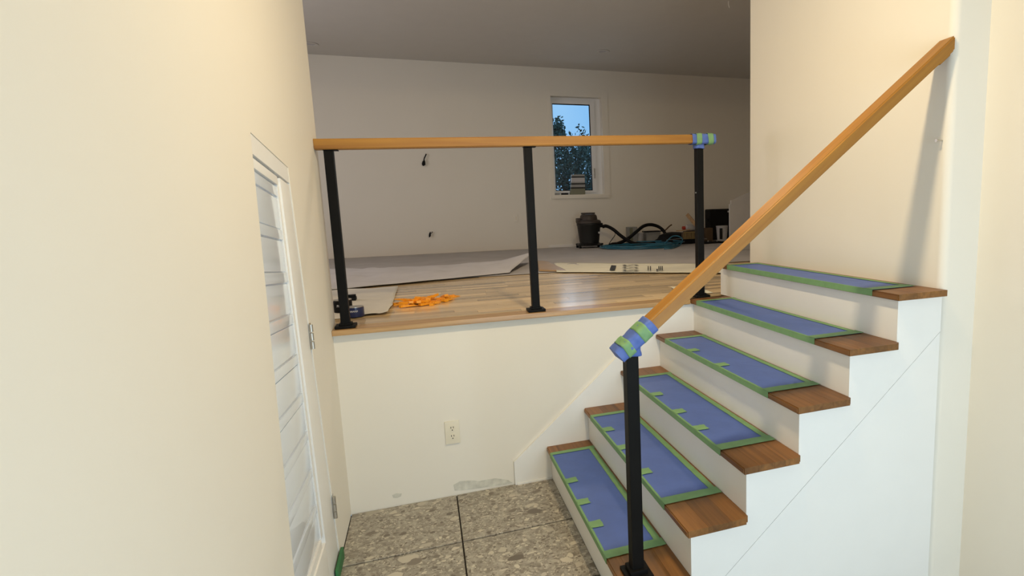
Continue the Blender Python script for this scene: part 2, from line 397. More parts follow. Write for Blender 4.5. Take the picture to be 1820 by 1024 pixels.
# stepped skirt on the open side
dl = lambda x: .942-.828*(2.298-x)
pts = [(XS+NOS+.0,0)]
ZB = LOW
for n in range(1,7):
    xr = XS+(n-1)*G_+NOS
    pts.append((xr, (n-1)*R_ if n > 1 else LOW)); pts.append((xr, n*R_-TT-.001))
pts = pts[1:]
pts.append((XW-.001, 6*R_-TT-.001)); pts.append((XW-.001, dl(XW)))
xb = 2.298-(.942-LOW)/.828
pts = [p for p in pts]
zx = dl(XS+NOS)
pts[0] = (XS+NOS, max(LOW,zx))
if zx < LOW: pts.append((xb, LOW))
pp = []
for p in pts:
    if not pp or (abs(pp[-1][0]-p[0])+abs(pp[-1][1]-p[1])) > 1e-5: pp.append(p)
# lift the step corners of the skirt to the tread undersides of the step in front
pp2 = []
for i, p in enumerate(pp): pp2.append(p)
link('side_skirt', bm_prism(pp2, 1, -WST-.002, -WST+.001-.0002), m_white, sc)
st(link('wall_stair', bm_prism([(XS+NOS+.004,LOW),(XW-.001,LOW),(XW-.001,dl(XW)-.004),(XS+NOS+.004,dl(XS+NOS+.004)-.004)], 1, -WST+.0, -WST+.1), m_white))

# ------------------------------------------------------------------ protective film on the treads
desc = ['bottom', 'second', 'third', 'fourth', 'fifth', 'topmost']
tabs = {1:[(-.455,.0),(-.67,.0),(-.865,.0)], 2:[(-.365,0),(-.60,0),(-.866,0)], 3:[(-.48,0),(-.74,0),(-.95,0)], 4:[(-.44,0),(-.736,0)], 5:[], 6:[]}
ext = {1:(-.11,-1.10), 2:(-.145,-1.14), 3:(-.165,-1.17), 4:(-.15,-1.15), 5:(-.10,-1.14), 6:(-.06,-1.205)}
def wavy(x0,x1,y0,y1,z,nx,ny,amp,seed,thick=.0006, torn=0):
    """thin sheet with slight waves, cut edges a little uneven"""
    b_ = bmesh.new(); T = []
    for s in (0,1):
        g_ = []
        for i in range(nx+1):
            row = []
            for j in range(ny+1):
                x = x0+(x1-x0)*i/nx; y = y0+(y1-y0)*j/ny
                h = amp*(noise.noise(Vector((x*14+seed,y*14,seed)))*.5+.5)
                ex = torn*noise.noise(Vector((x*70,y*70,seed+5)))
                if i in (0,nx) : x += ex
                if j in (0,ny) : y += ex
                row.append(b_.verts.new((x,y,z+h+(thick if s == 0 else 0))))
            g_.append(row)
        T.append(g_)
    for i in range(nx):
        for j in range(ny):
            a = T[0]; b_.faces.new((a[i][j],a[i+1][j],a[i+1][j+1],a[i][j+1])); a = T[1]; b_.faces.new((a[i][j+1],a[i+1][j+1],a[i+1][j],a[i][j]))
    for i in range(nx):
        for j in (0,ny): b_.faces.new((T[0][i][j],T[0][i+1][j],T[1][i+1][j],T[1][i][j]))
    for j in range(ny):
        for i in (0,nx): b_.faces.new((T[0][i][j],T[0][i][j+1],T[1][i][j+1],T[1][i][j]))
    return b_
for n in range(1,7):
    x0 = XS+(n-1)*G_; x1 = XS+n*G_+NOS; z = n*R_+.0004; ya, yb = ext[n]
    if n < 6: extra = ('%s tread counted up from the tiles' % desc[n-1])
    lab = {1:'blue film with green tape border covering the bottom tread, beside the near black post',
           2:'blue film with green tape border on the second tread from the tiled floor',
           3:'blue film with green tape border on the third tread from the tiled floor',
           4:'blue film with green tape border and two tape tabs on the fourth tread up',
           5:'blue film with green tape on the fifth tread, level with the living-room floor',
           6:'narrow-looking blue film with green tape on the topmost tread against the right wall'}[n]
    t = thing('protective_film', ((x0+x1)/2,(ya+yb)/2,n*R_), lab, 'floor film', 'taped blue films on the stair treads')
    xr = x1-.006 if n < 6 else x1-.03
    link('film', wavy(x0+.004,xr-.004,yb+.004,ya-.004,z,8,36,.0010,n), m_blue, t, smooth=True)
    tw = .030
    # front tape: folds over the nosing
    b_ = wavy(x0-.0012,x0+.007,yb,ya,z+.0018,2,60,.0006,n+.3,torn=.0012)
    bm_box(x0-.0016,x0-.0006,yb,ya,n*R_-TT+.002,z+.0018,b_)
    link('tape_strip', b_, m_green, t)
    link('tape_strip', wavy(xr-tw,xr-.004,yb,ya,z+.0022,3,60,.0006,n+.6,torn=.0016), m_green, t)
    link('tape_strip', wavy(x0+.001,xr+.002,yb-.004,yb+tw+.014,z+.0028,24,3,.0006,n+.9,torn=.0016), m_green, t)
    link('tape_strip', wavy(x0+.001,xr+.002,ya-tw,ya+.002,z+.0028,24,3,.0006,n+.95,torn=.0016), m_green, t)
    for ty, _ in tabs[n]:
        link('tape_tab', wavy(x0+.001,x0+.055,ty-.025,ty+.025,z+.0034,6,6,.0008,n+ty,torn=.004), m_green, t)

# ------------------------------------------------------------------ stair railing
rl = thing('stair_railing', (1.04,-1.215,R_), 'brown wooden sloping handrail on one near black post, rising right to the wall', 'railing')
def frame(A, B):
    d = (B-A).normalized(); s = d.cross(Vector((0,0,1))).normalized(); return d, s, s.cross(d)
RA = Vector((.998,-1.245,.988)); RB = Vector((XW-.001,-1.279,2.014)); RWD, RHT = .072, .042
def bm_beam(A,B,w,h,plumbB=False,seg=1,bm=None):
    d, s, u = frame(A,B); k = u.z
    def corners(P, plumb):
        out = []
        for a, c in ((-1,-1),(1,-1),(1,1),(-1,1)):
            p = P+s*(a*w/2)+u*(c*h/2)
            if plumb: p = p+d*((P.x-p.x)/d.x)
            out.append(p)
        return out
    b_ = bm or bmesh.new(); rings = []
    for i in range(seg+1):
        t = i/seg
        a = corners(A,False); b2 = corners(B,plumbB)
        rings.append([b_.verts.new(a[q].lerp(b2[q],t)) for q in range(4)])
    for r0, r1 in zip(rings,rings[1:]):
        for q in range(4): b_.faces.new((r0[q],r0[(q+1)%4],r1[(q+1)%4],r1[q]))
    b_.faces.new(rings[0][::-1]); b_.faces.new(rings[-1]); return b_
def rounded_beam(A,B,w,h,plumb=False,off=.005):
    b_ = bm_beam(A,B,w,h,plumb); d = (B-A).normalized()
    bmesh.ops.bevel(b_, geom=[e for e in b_.edges if abs((e.verts[1].co-e.verts[0].co).normalized().dot(d)) > .99], offset=off, segments=3, affect='EDGES'); return b_
def beam_obj(name, A, B, w, h, mat, parent, plumb=False, off=.005):
    """beam with the grain along its own x axis"""
    L_ = (B-A).length; d, s, u = frame(A,B)
    b_ = rounded_beam(A,B,w,h,plumb,off)
    rot = Matrix((( d.x,s.x,u.x),(d.y,s.y,u.y),(d.z,s.z,u.z)))
    for v in b_.verts: v.co = rot.transposed() @ (v.co-A)
    bmesh.ops.recalc_face_normals(b_, faces=b_.faces)
    me = bpy.data.meshes.new(name); b_.to_mesh(me); b_.free(); me.materials.append(mat)
    for p in me.polygons: p.use_smooth = True
    me.set_sharp_from_angle(angle=math.radians(40))
    o = bpy.data.objects.new(name, me); COL.objects.link(o); o.parent = parent
    off_ = parent.location if parent else Vector((0,0,0))
    o.matrix_local = Matrix.Translation(A-off_) @ rot.to_4x4(); return o
beam_obj('handrail', RA, RB, RWD, RHT, m_rail, rl, True)
PX, PY = 1.048, -1.222
def rail_z(x): t = (x-RA.x)/(RB.x-RA.x); return RA.z+(RB.z-RA.z)*t
PS = .042
ps = link('post', bm_prism([(PX-PS/2,R_+.012),(PX+PS/2,R_+.012),(PX+PS/2,rail_z(PX+PS/2)-.04),(PX-PS/2,rail_z(PX-PS/2)-.04)], 1, PY-PS/2, PY+PS/2), m_black, rl, bevel=.003)
bpl = box('base_plate', PX-.047,PX+.047,PY-.047,PY+.047,R_,R_+.012, m_black, ps, bevel=.003)
box('collar', PX-.032,PX+.032,PY-.032,PY+.032,R_+.012,R_+.030, m_black, ps, bevel=.004)
d_, s_, u_ = frame(RA,RB)
pt = RB-u_*(RHT/2+.006)-d_*.045
beam_obj('wall_bracket', pt-d_*.03, pt+d_*.042, .030, .010, m_rail, rl, False, .001)

# masking wrap round a rail end: film and tape bands with wrinkles
def wrap_band(A, d, s, u, a0, a1, w, h, mat, parent, name, seed, wr=.0018, n=40, m=7, cap0=False, drop=0):
    b_ = bmesh.new(); rings = []
    for i in range(m+1):
        t = a0+(a1-a0)*i/m; ring_ = []
        for k in range(n):
            an = 2*PI*k/n; c, sn = math.cos(an), math.sin(an)
            q = 5.0; rr = (abs(c)**q+abs(sn)**q)**(-1/q)
            px, pz = c*rr*w/2, sn*rr*h/2
            nn = noise.noise(Vector((px*55+seed, pz*55, t*60)))*wr+wr*.6
            if drop and pz < -h*.3: pz -= drop*max(0,noise.noise(Vector((t*30,px*30,seed)))+.6)
            ring_.append(b_.verts.new(A+d*(t+noise.noise(Vector((px*30,pz*30,seed+a0)))*.003)+s*(px+c*nn)+u*(pz+sn*nn)))
        rings.append(ring_)
    for r0, r1 in zip(rings,rings[1:]):
        for k in range(n): b_.faces.new((r0[k],r0[(k+1)%n],r1[(k+1)%n],r1[k]))
    if cap0:
        c = b_.verts.new(sum((v.co for v in rings[0]), Vector())/n - d*.006)
        for k in range(n): b_.faces.new((rings[0][(k+1)%n],rings[0][k],c))
    o = link(name, b_, mat, parent, smooth=True)
    so = o.modifiers.new('thickness','SOLIDIFY'); so.thickness = .0008; so.offset = 0
    return o
wr = thing('rail_end_wrap', RA, 'blue film and green tape wrapped round the lower end of the sloping handrail', 'masking wrap')
wrap_band(RA,d_,s_,u_,-.006,.146,RWD+.005,RHT+.006,m_blue,wr,'film_wrap',1.0,.003,48,20,True)
wrap_band(RA,d_,s_,u_,.018,.048,RWD+.010,RHT+.011,m_green,wr,'tape_band',2.0,.003,48,6)
wrap_band(RA,d_,s_,u_,.086,.122,RWD+.009,RHT+.010,m_green,wr,'tape_band',3.0,.0015,48,6)
zc = rail_z(PX)-.050
wrap_band(Vector((PX,PY,zc)),Vector((0,0,1)),Vector((1,0,0)),Vector((0,1,0)),-.004,.045,PS+.014,PS+.014,m_blue,wr,'film_collar',4.0,.006,40,6)
# white tick of print on the tape
tk = RA+d_*.100-s_*0+u_*.0

# ------------------------------------------------------------------ guardrail above the low wall
gr = thing('guardrail', (1.0,.036,H), 'level brown wooden handrail on three black posts above the cream low wall', 'railing')
GA = Vector((.001,.030,1.776)); GB = Vector((2.020,.030,1.828)); GW, GH = .056, .047
beam_obj('handrail', GA, GB, GW, GH, m_rail, gr, False, .004)
gz = lambda x: GA.z+(GB.z-GA.z)*(x/2.02)
for k, (pxx) in enumerate((.055,.966,1.936)):
    yy = .038
    zt_ = gz(pxx)-GH/2
    p = link('post', bm_box(pxx-.020,pxx+.020,yy-.020,yy+.020,H+.012,zt_-.004), m_black, gr, bevel=.003)
    box('base_plate', pxx-.045,pxx+.045,yy-.043,yy+.045,H+.0008,H+.014, m_black, p, bevel=.003)
    box('collar', pxx-.028,pxx+.028,yy-.028,yy+.028,H+.014,H+.024, m_black, p, bevel=.003)
    box('top_bracket', pxx-.022,pxx+.040,yy-.020,yy+.020,zt_-.004,zt_-.0002, m_black, p)
    if k == 2: box('screw_head', pxx-.0235,pxx-.0200,yy-.006,yy+.002,H+.60,H+.608, m_metal, p, bevel=.001)
dg, sg, ug = frame(GA,GB)
w2 = thing('rail_end_wrap', GB, 'blue film and green tape wrapped round the free right end of the level handrail', 'masking wrap')
wrap_band(GB,-dg,-sg,ug,-.006,.140,GW+.005,GH+.005,m_blue,w2,'film_wrap',6.0,.003,48,18,True)
wrap_band(GB,-dg,-sg,ug,.010,.044,GW+.012,GH+.012,m_green,w2,'tape_band',7.0,.003,48,6)
wrap_band(GB,-dg,-sg,ug,.082,.115,GW+.012,GH+.012,m_green,w2,'tape_band',8.0,.003,48,6)
wrap_band(Vector((1.936,.038,gz(1.936)-.040)),Vector((0,0,1)),Vector((1,0,0)),Vector((0,1,0)),-.012,.022,.050,.050,m_blue,w2,'film_collar',9.0,.004,40,5)

# ------------------------------------------------------------------ door in the left wall
dr = thing('door_1', (0,-.8,0), None, None); dr['kind'] = 'structure'
# frame axes of the opening (y,z): lower-near origin, run direction, rise direction
def dq(u, v):
    """bilinear point of the opening: u from near (0) to hinge side (1), v from floor (0) to head (1)"""
    a = Vector(near_b).lerp(Vector(far_b), u); b_ = Vector(near_t).lerp(Vector(far_t), u); return a.lerp(b_, v)
def dpiece(name, u0,u1,v0,v1, xa,xb, mat, parent, bevel=0):
    q = [dq(u0,v0),dq(u1,v0),dq(u1,v1),dq(u0,v1)]
    c8 = [(xa,q[0].x,q[0].y),(xb,q[0].x,q[0].y),(xb,q[1].x,q[1].y),(xa,q[1].x,q[1].y),(xa,q[3].x,q[3].y),(xb,q[3].x,q[3].y),(xb,q[2].x,q[2].y),(xa,q[2].x,q[2].y)]
    return link(name, bm_hexa(c8), mat, parent, bevel=bevel, smooth=bevel>0)
lf = dpiece('door_leaf', .0,.985,.004,.962,-.060,-.0175, m_door, dr)
dpiece('stile', .70,.985,.004,.962,-.032,-.003, m_white, lf, .003)
dpiece('stile', .652,.700,.155,.955,-.032,-.009, m_white, lf, .003)
dpiece('top_rail', .0,.652,.945,.962,-.032,-.006, m_white, lf, .003)
dpiece('bottom_rail', .0,.70,.004,.135,-.032,-.003, m_white, lf, .003)
dpiece('bottom_bead', .0,.652,.135,.155,-.032,-.009, m_white, lf, .003)
NV = 9
for i in range(NV):
    v0 = .158+.785*i/NV; vm = v0+.785/NV*.74; v1 = .158+.785*(i+1)/NV
    dpiece('panel', .0,.650,v0+.0015,vm-.0015,-.031,-.014, m_door, lf, .0025)
    dpiece('panel', .0,.650,vm+.0015,v1-.0015,-.031,-.011, m_door, lf, .0025)
dpiece('head_jamb', 0,1,.966,.999,-.15,-.0015, m_white, dr)
dpiece('side_jamb', .990,.9995,0,.966,-.15,-.002, m_white, dr)
for v in (.615,.16):
    q = dq(1.0,v)
    h_ = box('hinge', -.002,.0015,q.x-.013,q.x+.012,q.y-.05,q.y+.05, m_metal, dr, bevel=.0005)
    for kz in range(3): link('knuckle', bm_tube([(.006,q.x-.012,q.y-.048+.033*kz),(.006,q.x-.012,q.y-.020+.033*kz)], .007, 12), m_metal, h_, smooth=True)

# green tape at the foot of the left wall
q = [at(597,985,2,.0),at(604,1030,2,.0)]
tp = link('tape_roll_end', bm_box(.002,.014,-.56,-.385,.0,.05), m_greend, bevel=.003, smooth=True)
setprops(tp, 'dark green strip of tape standing at the foot of the door hinge side', 'tape')

# ------------------------------------------------------------------ outlet, marks, screw
a = at(790,750,1,0); b_ = at(818,786,1,0)
ox, oz = (a.x+b_.x)/2, (a.z+b_.z)/2; ow, oh = .036, .060
ot = thing('wall_outlet', (ox,-.0,oz-oh), 'cream double electrical outlet low on the cream low wall', 'outlet')
box('cover_plate', ox-ow,ox+ow,-.007,-.0002,oz-oh,oz+oh, m_plate, ot, bevel=.003)
for s in (-1,1):
    cz = oz+s*.022
    rc = link('socket', bm_prism([(ox+.015*math.cos(t*PI/8)*(1 if abs(math.cos(t*PI/8))<.9 else .95), cz+.016*math.sin(t*PI/8)) for t in range(16)],1,-.0090,-.0069), m_plate, ot)
    for dx in (-.006,.006): box('slot', ox+dx-.0015,ox+dx+.0015,-.0096,-.0091,cz+.001,cz+.010, m_hole, rc)
    link('slot', bm_prism([(ox+.003*math.cos(t*PI/5), cz-.008+.003*math.sin(t*PI/5)) for t in range(10)],1,-.0096,-.0091), m_hole, rc)
def smear(name, pts_px, mat, label, cat, plane=1, val=0, th=.0012, group=None):
    P = [at(x,y,plane,val) for x,y in pts_px]
    b2 = bm_prism([(p.x,p.z) for p in P],1,val-th,val-.0001)
    o = link(name, b2, mat); setprops(o, label, cat, group); return o
smear('plaster_smear', [(806,862),(818,855),(838,854),(852,855),(880,850),(903,853),(911,858),(900,861),(878,864),(850,868),(825,871),(808,872)], m_patch, 'pale grey-green plaster smear at the foot of the low wall', 'smear')
smear('paint_chip', [(697,880),(704,877),(714,877),(713,882),(706,885),(699,885)], m_patch, 'small pale chip with dark edge at the foot of the low wall', 'chip')
sp_ = at(1675,250,0,XW)
stn = thing('wall_screw', sp_, 'small steel screw sticking out of the right wall below the handrail end', 'screw')
link('shank', bm_tube([(XW-.028,sp_.y,sp_.z),(XW-.0005,sp_.y,sp_.z)],.0028,8), m_metal, stn, smooth=True)
link('screw_head', bm_tube([(XW-.032,sp_.y,sp_.z),(XW-.028,sp_.y,sp_.z)],.006,10), m_metal, stn, smooth=True)

# ------------------------------------------------------------------ ceiling spots
for px_, py_, lab in ((552,78,'round recessed ceiling light at the far left beside the entry wall'),(1072,91,'round recessed ceiling light above the far window')):
    c = at(px_,py_,2,CEIL)
    t = thing('ceiling_light', c, lab, 'ceiling light', 'recessed lights in the living-room ceiling')
    link('trim_ring', bm_lathe([(.045,-.001),(.075,-.001),(.080,-.004),(.075,-.008),(.050,-.008),(.045,-.004)], c, 32), m_ceil, t, smooth=True)
    link('lens', bm_lathe([(.044,-.002),(.044,-.004),(.02,-.005)], c, 32), m_lgrey, t, smooth=True)
c = at(1295,2,2,CEIL)
setprops(link('ceiling_wire', bm_tube(spline([c,c+Vector((.0,0,-.03)),c+Vector((.01,0,-.06))],4),.006,6), m_white, smooth=True), 'short white wire hanging from the ceiling near the right wall', 'wire')

# ------------------------------------------------------------------ far wall: wires and outlet cover
def wirebit(p0, p1, r, lab):
    a = at(*p0,1,YF-.012); b_ = at(*p1,1,YF-.03)
    t = thing('wall_wire', (a.x,YF,b_.z), lab, 'wire')
    link('cable', bm_tube(spline([(a.x,YF-.001,a.z),(a.x,YF-.03,a.z-.01),(b_.x+.01,YF-.03,(a.z+b_.z)/2),tuple(b_)],5),r,8), m_blackm, t, smooth=True)
    link('cable_end', bm_tube([b_+Vector((.012,0,.05)),b_+Vector((.004,0,.03)),b_,b_-Vector((.008,0,.02))],[r,r*2.6,r*3.4,r*1.2],10), m_blackm, t, smooth=True)
wirebit((757,274),(753,292),.007,'black capped wire hanging from the far wall below the level handrail')
wirebit((768,412),(764,419),.004,'short black wire stub low on the far wall near the floor')
c = at(917,388,1,YF); t = thing('wall_outlet', (c.x,YF,c.z-.05), 'blank white outlet cover on the far wall left of the middle post', 'outlet')
box('cover_plate', c.x-.03,c.x+.03,YF-.008,YF-.0003,c.z-.05,c.z+.05, m_wall, t, bevel=.003)
box('slot', c.x-.01,c.x+.01,YF-.0095,YF-.0082,c.z-.025,c.z+.025, m_plate, t)
box('baseboard_back', at(975,440,1,YF).x,at(1024,440,1,YF).x+.2,YF-.014,YF-.0003,H,H+.035, m_white)['kind'] = 'structure'

# ------------------------------------------------------------------ papers on the living-room floor
def sheet(name, poly, z, mat, lab, cat, amp=.006, nx=40, ny=20, lift=None, seed=0, group=None, edge=.01):
    """four-cornered sheet (near-left, near-right, far-right, far-left) with creases and ragged edge"""
    P = [Vector((p[0],p[1])) for p in poly]; b2 = bmesh.new(); gv = []
    for i in range(nx+1):
        row = []
        for j in range(ny+1):
            u, v = i/nx, j/ny
            p = P[0].lerp(P[1],u).lerp(P[3].lerp(P[2],u), v)
            n1 = abs(noise.noise(Vector((p.x*3.1+seed,p.y*3.1,seed))))
            n2 = noise.noise(Vector((p.x*9+seed,p.y*9,seed+3)))*.35+.35
            h = amp*(n1*1.6+n2)
            h *= .12+.88*min(1,v*5)
            if lift: h += lift(u,v)
            e = edge*noise.noise(Vector((p.x*4.5,p.y*4.5,seed+9)))*max(0,1-v*3)
            row.append(b2.verts.new((p.x+e,p.y+e,z+h)))
        gv.append(row)
    for i in range(nx):
        for j in range(ny): b2.faces.new((gv[i][j],gv[i+1][j],gv[i+1][j+1],gv[i][j+1]))
    o = link(name, b2, mat, smooth=True); setprops(o, lab, cat, group)
    so = o.modifiers.new('thickness','SOLIDIFY'); so.thickness = .0012; so.offset = 1
    return o
ex = lambda t: max(0,t)
gp = [at(705,476,2,H), at(990,474,2,H)]
sheet('floor_paper', [(-2.5,2.05),(5.7,1.55),(5.7,4.9),(-2.5,4.9)], H+.004, m_greyp, 'wide grey protective paper over the far floor up to the far wall', 'paper', .004, 90, 40, seed=1, group='papers on the living-room floor')
fa = [at(600,528,2,H), at(905,489,2,H), at(935,468,2,H), at(590,478,2,H)]
sheet('floor_paper', [(-1.6,1.15),(1.09,1.90),(1.45,2.75),(-1.6,3.3)], H+.014, m_paper, 'long pale lilac-white paper with a curled right end, behind the orange wedges', 'paper', .020, 60, 26,
      lift=lambda u,v: .09*ex((u-.80)/.20)**2*v+.02*ex(v-.7), seed=4, group='papers on the living-room floor', edge=.03)
sheet('floor_paper', [(-.9,.30),(.235,.305),(.235,1.50),(-.9,1.55)], H+.003, m_paper2, 'crumpled pale paper at the left end of the floor under the dark tubs', 'paper', .012, 60, 60,
      lift=lambda u,v: .020*ex((u-.80)/.20)*ex(1-v*3)*(.4+.6*abs(math.sin(u*23+v*9))), seed=8, group='papers on the living-room floor', edge=.035)
c0, c1, c2, c3 = at(990,486,2,H), at(1342,488,2,H), at(1345,472,2,H), at(985,469,2,H)
sheet('floor_paper', [c0[:2],c1[:2],c2[:2],c3[:2]], H+.007, m_cream, 'cream paper strip with black printing across the floor behind the right post', 'paper', .006, 60, 10,
      lift=lambda u,v: .004*ex(1-v*6), seed=12, group='papers on the living-room floor', edge=.008)
# flap of bare brown paper folded over at the strip's left end
# black printing on the cream strip
ink = bmesh.new()
def stroke(pts_px, wpx=.012):
    P = spline([at(x,y,2,H+.022) for x,y in pts_px],4) if len(pts_px) > 2 else [at(x,y,2,H+.022) for x,y in pts_px]
    for p, q2 in zip(P,P[1:]):
        dd = (q2-p); dd.z = 0
        if dd.length < 1e-6: continue
        nn = Vector((-dd.y,dd.x,0)).normalized()*wpx/2
        vs = [ink.verts.new(p+nn),ink.verts.new(q2+nn),ink.verts.new(q2-nn),ink.verts.new(p-nn)]; ink.faces.new(vs)
for dy in (0,4.5,9):
    stroke([(1108,470.5+dy),(1114,472+dy),(1121,471.2+dy),(1128,470.6+dy),(1133,471.8+dy)], .028)
for i, x in enumerate((1088,1091,1094)): stroke([(x,471.5+i*.2),(x-3,479.5)], .016)
for x in (1152,1156,1171,1174,1177): stroke([(x,473),(x,480)], .008)
for x in (1168,): stroke([(x,478),(x,481)], .012)
io = link('printed_marks', ink, m_ink, bpy.data.objects['floor_paper.003'])
sheet('paper_scrap', [(1.86,.12),(2.06,.115),(2.07,.36),(1.93,.46)], H+.004, m_cream, 'creased cream paper scrap behind the right post foot beside the top step', 'paper', .008, 20, 14, seed=20)
# the corner of brown flooring paper right of the middle post
sheet('floor_paper', [at(958,484,2,H)[:2],at(1010,485,2,H)[:2],at(975,468,2,H)[:2],at(955,466,2,H)[:2]], H+.010, m_nose, 'brown paper corner folded back between middle post and cream strip', 'paper', .008, 14, 10, seed=23, group='papers on the living-room floor')

# ------------------------------------------------------------------ orange wedges
def make_wedge():
    b2 = bm_prism([(-.045,0),(.045,0),(.045,.003),(-.035,.014),(-.045,.014)],1,-.012,.012)
    for k in range(3): bm_box(-.02+.018*k,-.012+.018*k,-.010,.010,.004,.013-.0025*k,b2)
    me = bpy.data.meshes.new('levelling_wedge'); bmesh.ops.recalc_face_normals(b2, faces=b2.faces); b2.to_mesh(me); b2.free(); me.materials.append(m_orange); return me
wme = make_wedge()
wc = at(752,541,2,H)
rnd = random.Random(11)
wl_ = [(711,541,.0,.6),(804,528,.0,.3),(798,530,0,.5),(769,542,0,1.4)]
k = 0
def wedge(p, rx, ry, rz):
    global k
    o = bpy.data.objects.new('levelling_wedge', wme); COL.objects.link(o); o.location = p; o.rotation_euler = (rx,ry,rz)
    setprops(o, 'orange plastic levelling wedge within the heap on the oak floor', 'wedge', 'orange wedges heaped on the floor'); k += 1
odd = ['orange wedge lying alone at the left tip of the heap on the oak floor','orange wedge at the far right tip of the heap on the oak floor','orange wedge second from the right tip of the heap on the oak floor','orange wedge standing out at the front right of the heap on the oak floor']
for (x,y,_,rz), lab_ in zip(wl_, odd):
    wedge(at(x,y,2,H)+Vector((0,0,.001)), 0,0,rz); bpy.context.scene.collection.objects[-1]['label'] = lab_
for i in range(40):
    layer = 0 if i < 20 else (1 if i < 33 else 2)
    t = rnd.gauss(0,.5 if layer == 0 else .33); t = max(-.95,min(.95,t))
    px_ = 752+46*t; py_ = 541-9*t*(1 if t > 0 else .3)+rnd.uniform(-3.5,4)*(1-layer*.3)
    wedge(at(px_,py_,2,H)+Vector((0,0,.002+.013*layer+rnd.uniform(0,.003))), rnd.uniform(-.12,.12)*layer, rnd.uniform(-.2,.2)*layer, rnd.uniform(0,PI))

# ------------------------------------------------------------------ dark tubs behind the left post
def tub(c, r, h, lab, mat):
    t = thing('tub', c, lab, 'tub', 'tubs behind the left post')
    link('body', bm_lathe([(r*.97,0),(r,.003),(r,h*.9),(r*.97,h*.92),(r*.97,h),(r*.90,h),(r*.90,h*.7),(.001,h*.7)], c, 36), mat, t, smooth=True)
    link('rim', bm_lathe([(r*.90,h*.99),(r*.985,h*.99),(r*.985,h*1.03),(r*.90,h*1.03)], c, 36), m_metal, t, smooth=True)
    # pale lettering band on the label
    lb = bmesh.new()
    for q_ in range(5):
        a0 = -PI/2-.55+q_*.20
        pp_ = [(c[0]+(r+.0006)*math.cos(a0+dx), c[1]+(r+.0006)*math.sin(a0+dx), c[2]+h*(.52+dz)) for dx,dz in ((0,.0),(.03,.16),(.08,.18),(.12,.05),(.14,.16))]
        bm_tube(pp_, .0016, 5, lb)
    link('label_lettering', lb, m_lgrey, t)
    return t
p = at(628,566,2,H); tub(Vector((p.x+.008,p.y+.03,H+.006)), .044, .050, 'dark navy round tub with silver rim just right of the left post', m_navy)
p = at(604,562,2,H); tub(Vector((p.x+.010,p.y+.08,H+.006)), .046, .070, 'dark green-black tub half hidden between the entry wall and the left post', m_blackm)
p = at(625,536,2,H)
b2 = bm_box(p.x-.03,p.x+.03,p.y-.05,p.y+.01,H+.012,H+.030); bm_box(p.x-.02,p.x+.028,p.y-.03,p.y,H+.03,H+.045,b2)
setprops(link('tape_cutter', b2, m_blackm), 'small black plastic cutter lying on paper behind the left post', 'tool')

# ------------------------------------------------------------------ shop vacuum
vc = at(1048,441,2,H); YV = vc.y; vx = vc.x
vac = thing('shop_vacuum', (vx,YV,H), 'black drum shop vacuum with casters and thick black hose by the far wall', 'vacuum')
z0 = H+.004
link('drum', bm_lathe([(.10,.045),(.125,.05),(.135,.10),(.158,.30),(.165,.31),(.165,.325),(.15,.33)], (vx,YV,z0), 32), m_vacbody, vac, smooth=True)
link('dolly', bm_lathe([(.12,.032),(.165,.034),(.175,.048),(.150,.062),(.12,.062)], (vx,YV,z0), 32), m_vacbody, vac, smooth=True)
hd = link('motor_head', bm_lathe([(.150,.326),(.168,.332),(.168,.352),(.150,.372),(.120,.378),(.112,.43),(.095,.448),(.05,.456)], (vx,YV,z0), 32), m_vachead, vac, smooth=True)
box('carry_handle', vx-.10,vx+.09,YV-.018,YV+.018,z0+.452,z0+.474, m_vachead, hd, bevel=.008)
box('switch_box', vx-.175,vx-.125,YV-.05,YV+.02,z0+.345,z0+.405, m_vachead, vac, bevel=.006)
box('hose_port', vx+.13,vx+.185,YV-.05,YV+.01,z0+.27,z0+.33, m_blackm, vac, bevel=.008)
link('badge', bm_prism([(vx+.105+.012*math.cos(t*PI/6), z0+.205+.014*math.sin(t*PI/6)) for t in range(12)],1,YV-.125,YV-.110), m_lgrey, vac)
for sx,sy in ((-1,-1),(1,-1),(-1,1),(1,1)):
    cx_, cy_ = vx+sx*.150, YV+sy*.075
    ca = link('caster', bm_tube([(cx_-.012,cy_,z0+.024),(cx_+.012,cy_,z0+.024)],.026,16), m_blackm, vac, smooth=True)
    box('caster_fork', cx_-.018,cx_+.018,cy_-.014,cy_+.014,z0+.040,z0+.062, m_vacbody, ca, bevel=.003)
hp = [(1071,403),(1078,402),(1090,408),(1102,418),(1112,425),(1125,432),(1142,434),(1160,434),(1173,431),(1181,421),(1181,413),(1172,404),(1158,399.5),(1144,402),(1130,413),(1118,423),(1108,429),(1095,434)]
dep = [YV-.02,YV-.05,YV-.10,YV-.16,YV-.20,YV-.24,YV-.26,YV-.24,YV-.18,YV-.10,YV-.04,YV-.00,YV-.0,YV-.05,YV-.10,YV-.12,YV-.20,YV-.26]
hpts = []
for (x,y),Y in zip(hp,dep):
    q_ = at(x,y,1,Y)
    if q_.z < H+.035: q_.z = H+.035
    hpts.append(q_)
path = spline(hpts,16)
link('hose', bm_tube(path,.024,10,ridges=.90), m_blackm, vac, smooth=True)
e0 = path[-1]; link('hose_nozzle', bm_tube([e0,e0-Vector((.06,.02,0)),e0-Vector((.10,.03,.006))],[.026,.026,.020],12), m_blackm, vac, smooth=True)
cp = [at(1092,411,1,YV-.11),at(1093,418,1,YV-.10),at(1086,428,1,YV-.2),at(1078,437,1,YV-.3)]; cp[-1].z = H+.012
link('power_cord', bm_tube(spline(cp,6),.005,6), m_blackm, vac, smooth=True)

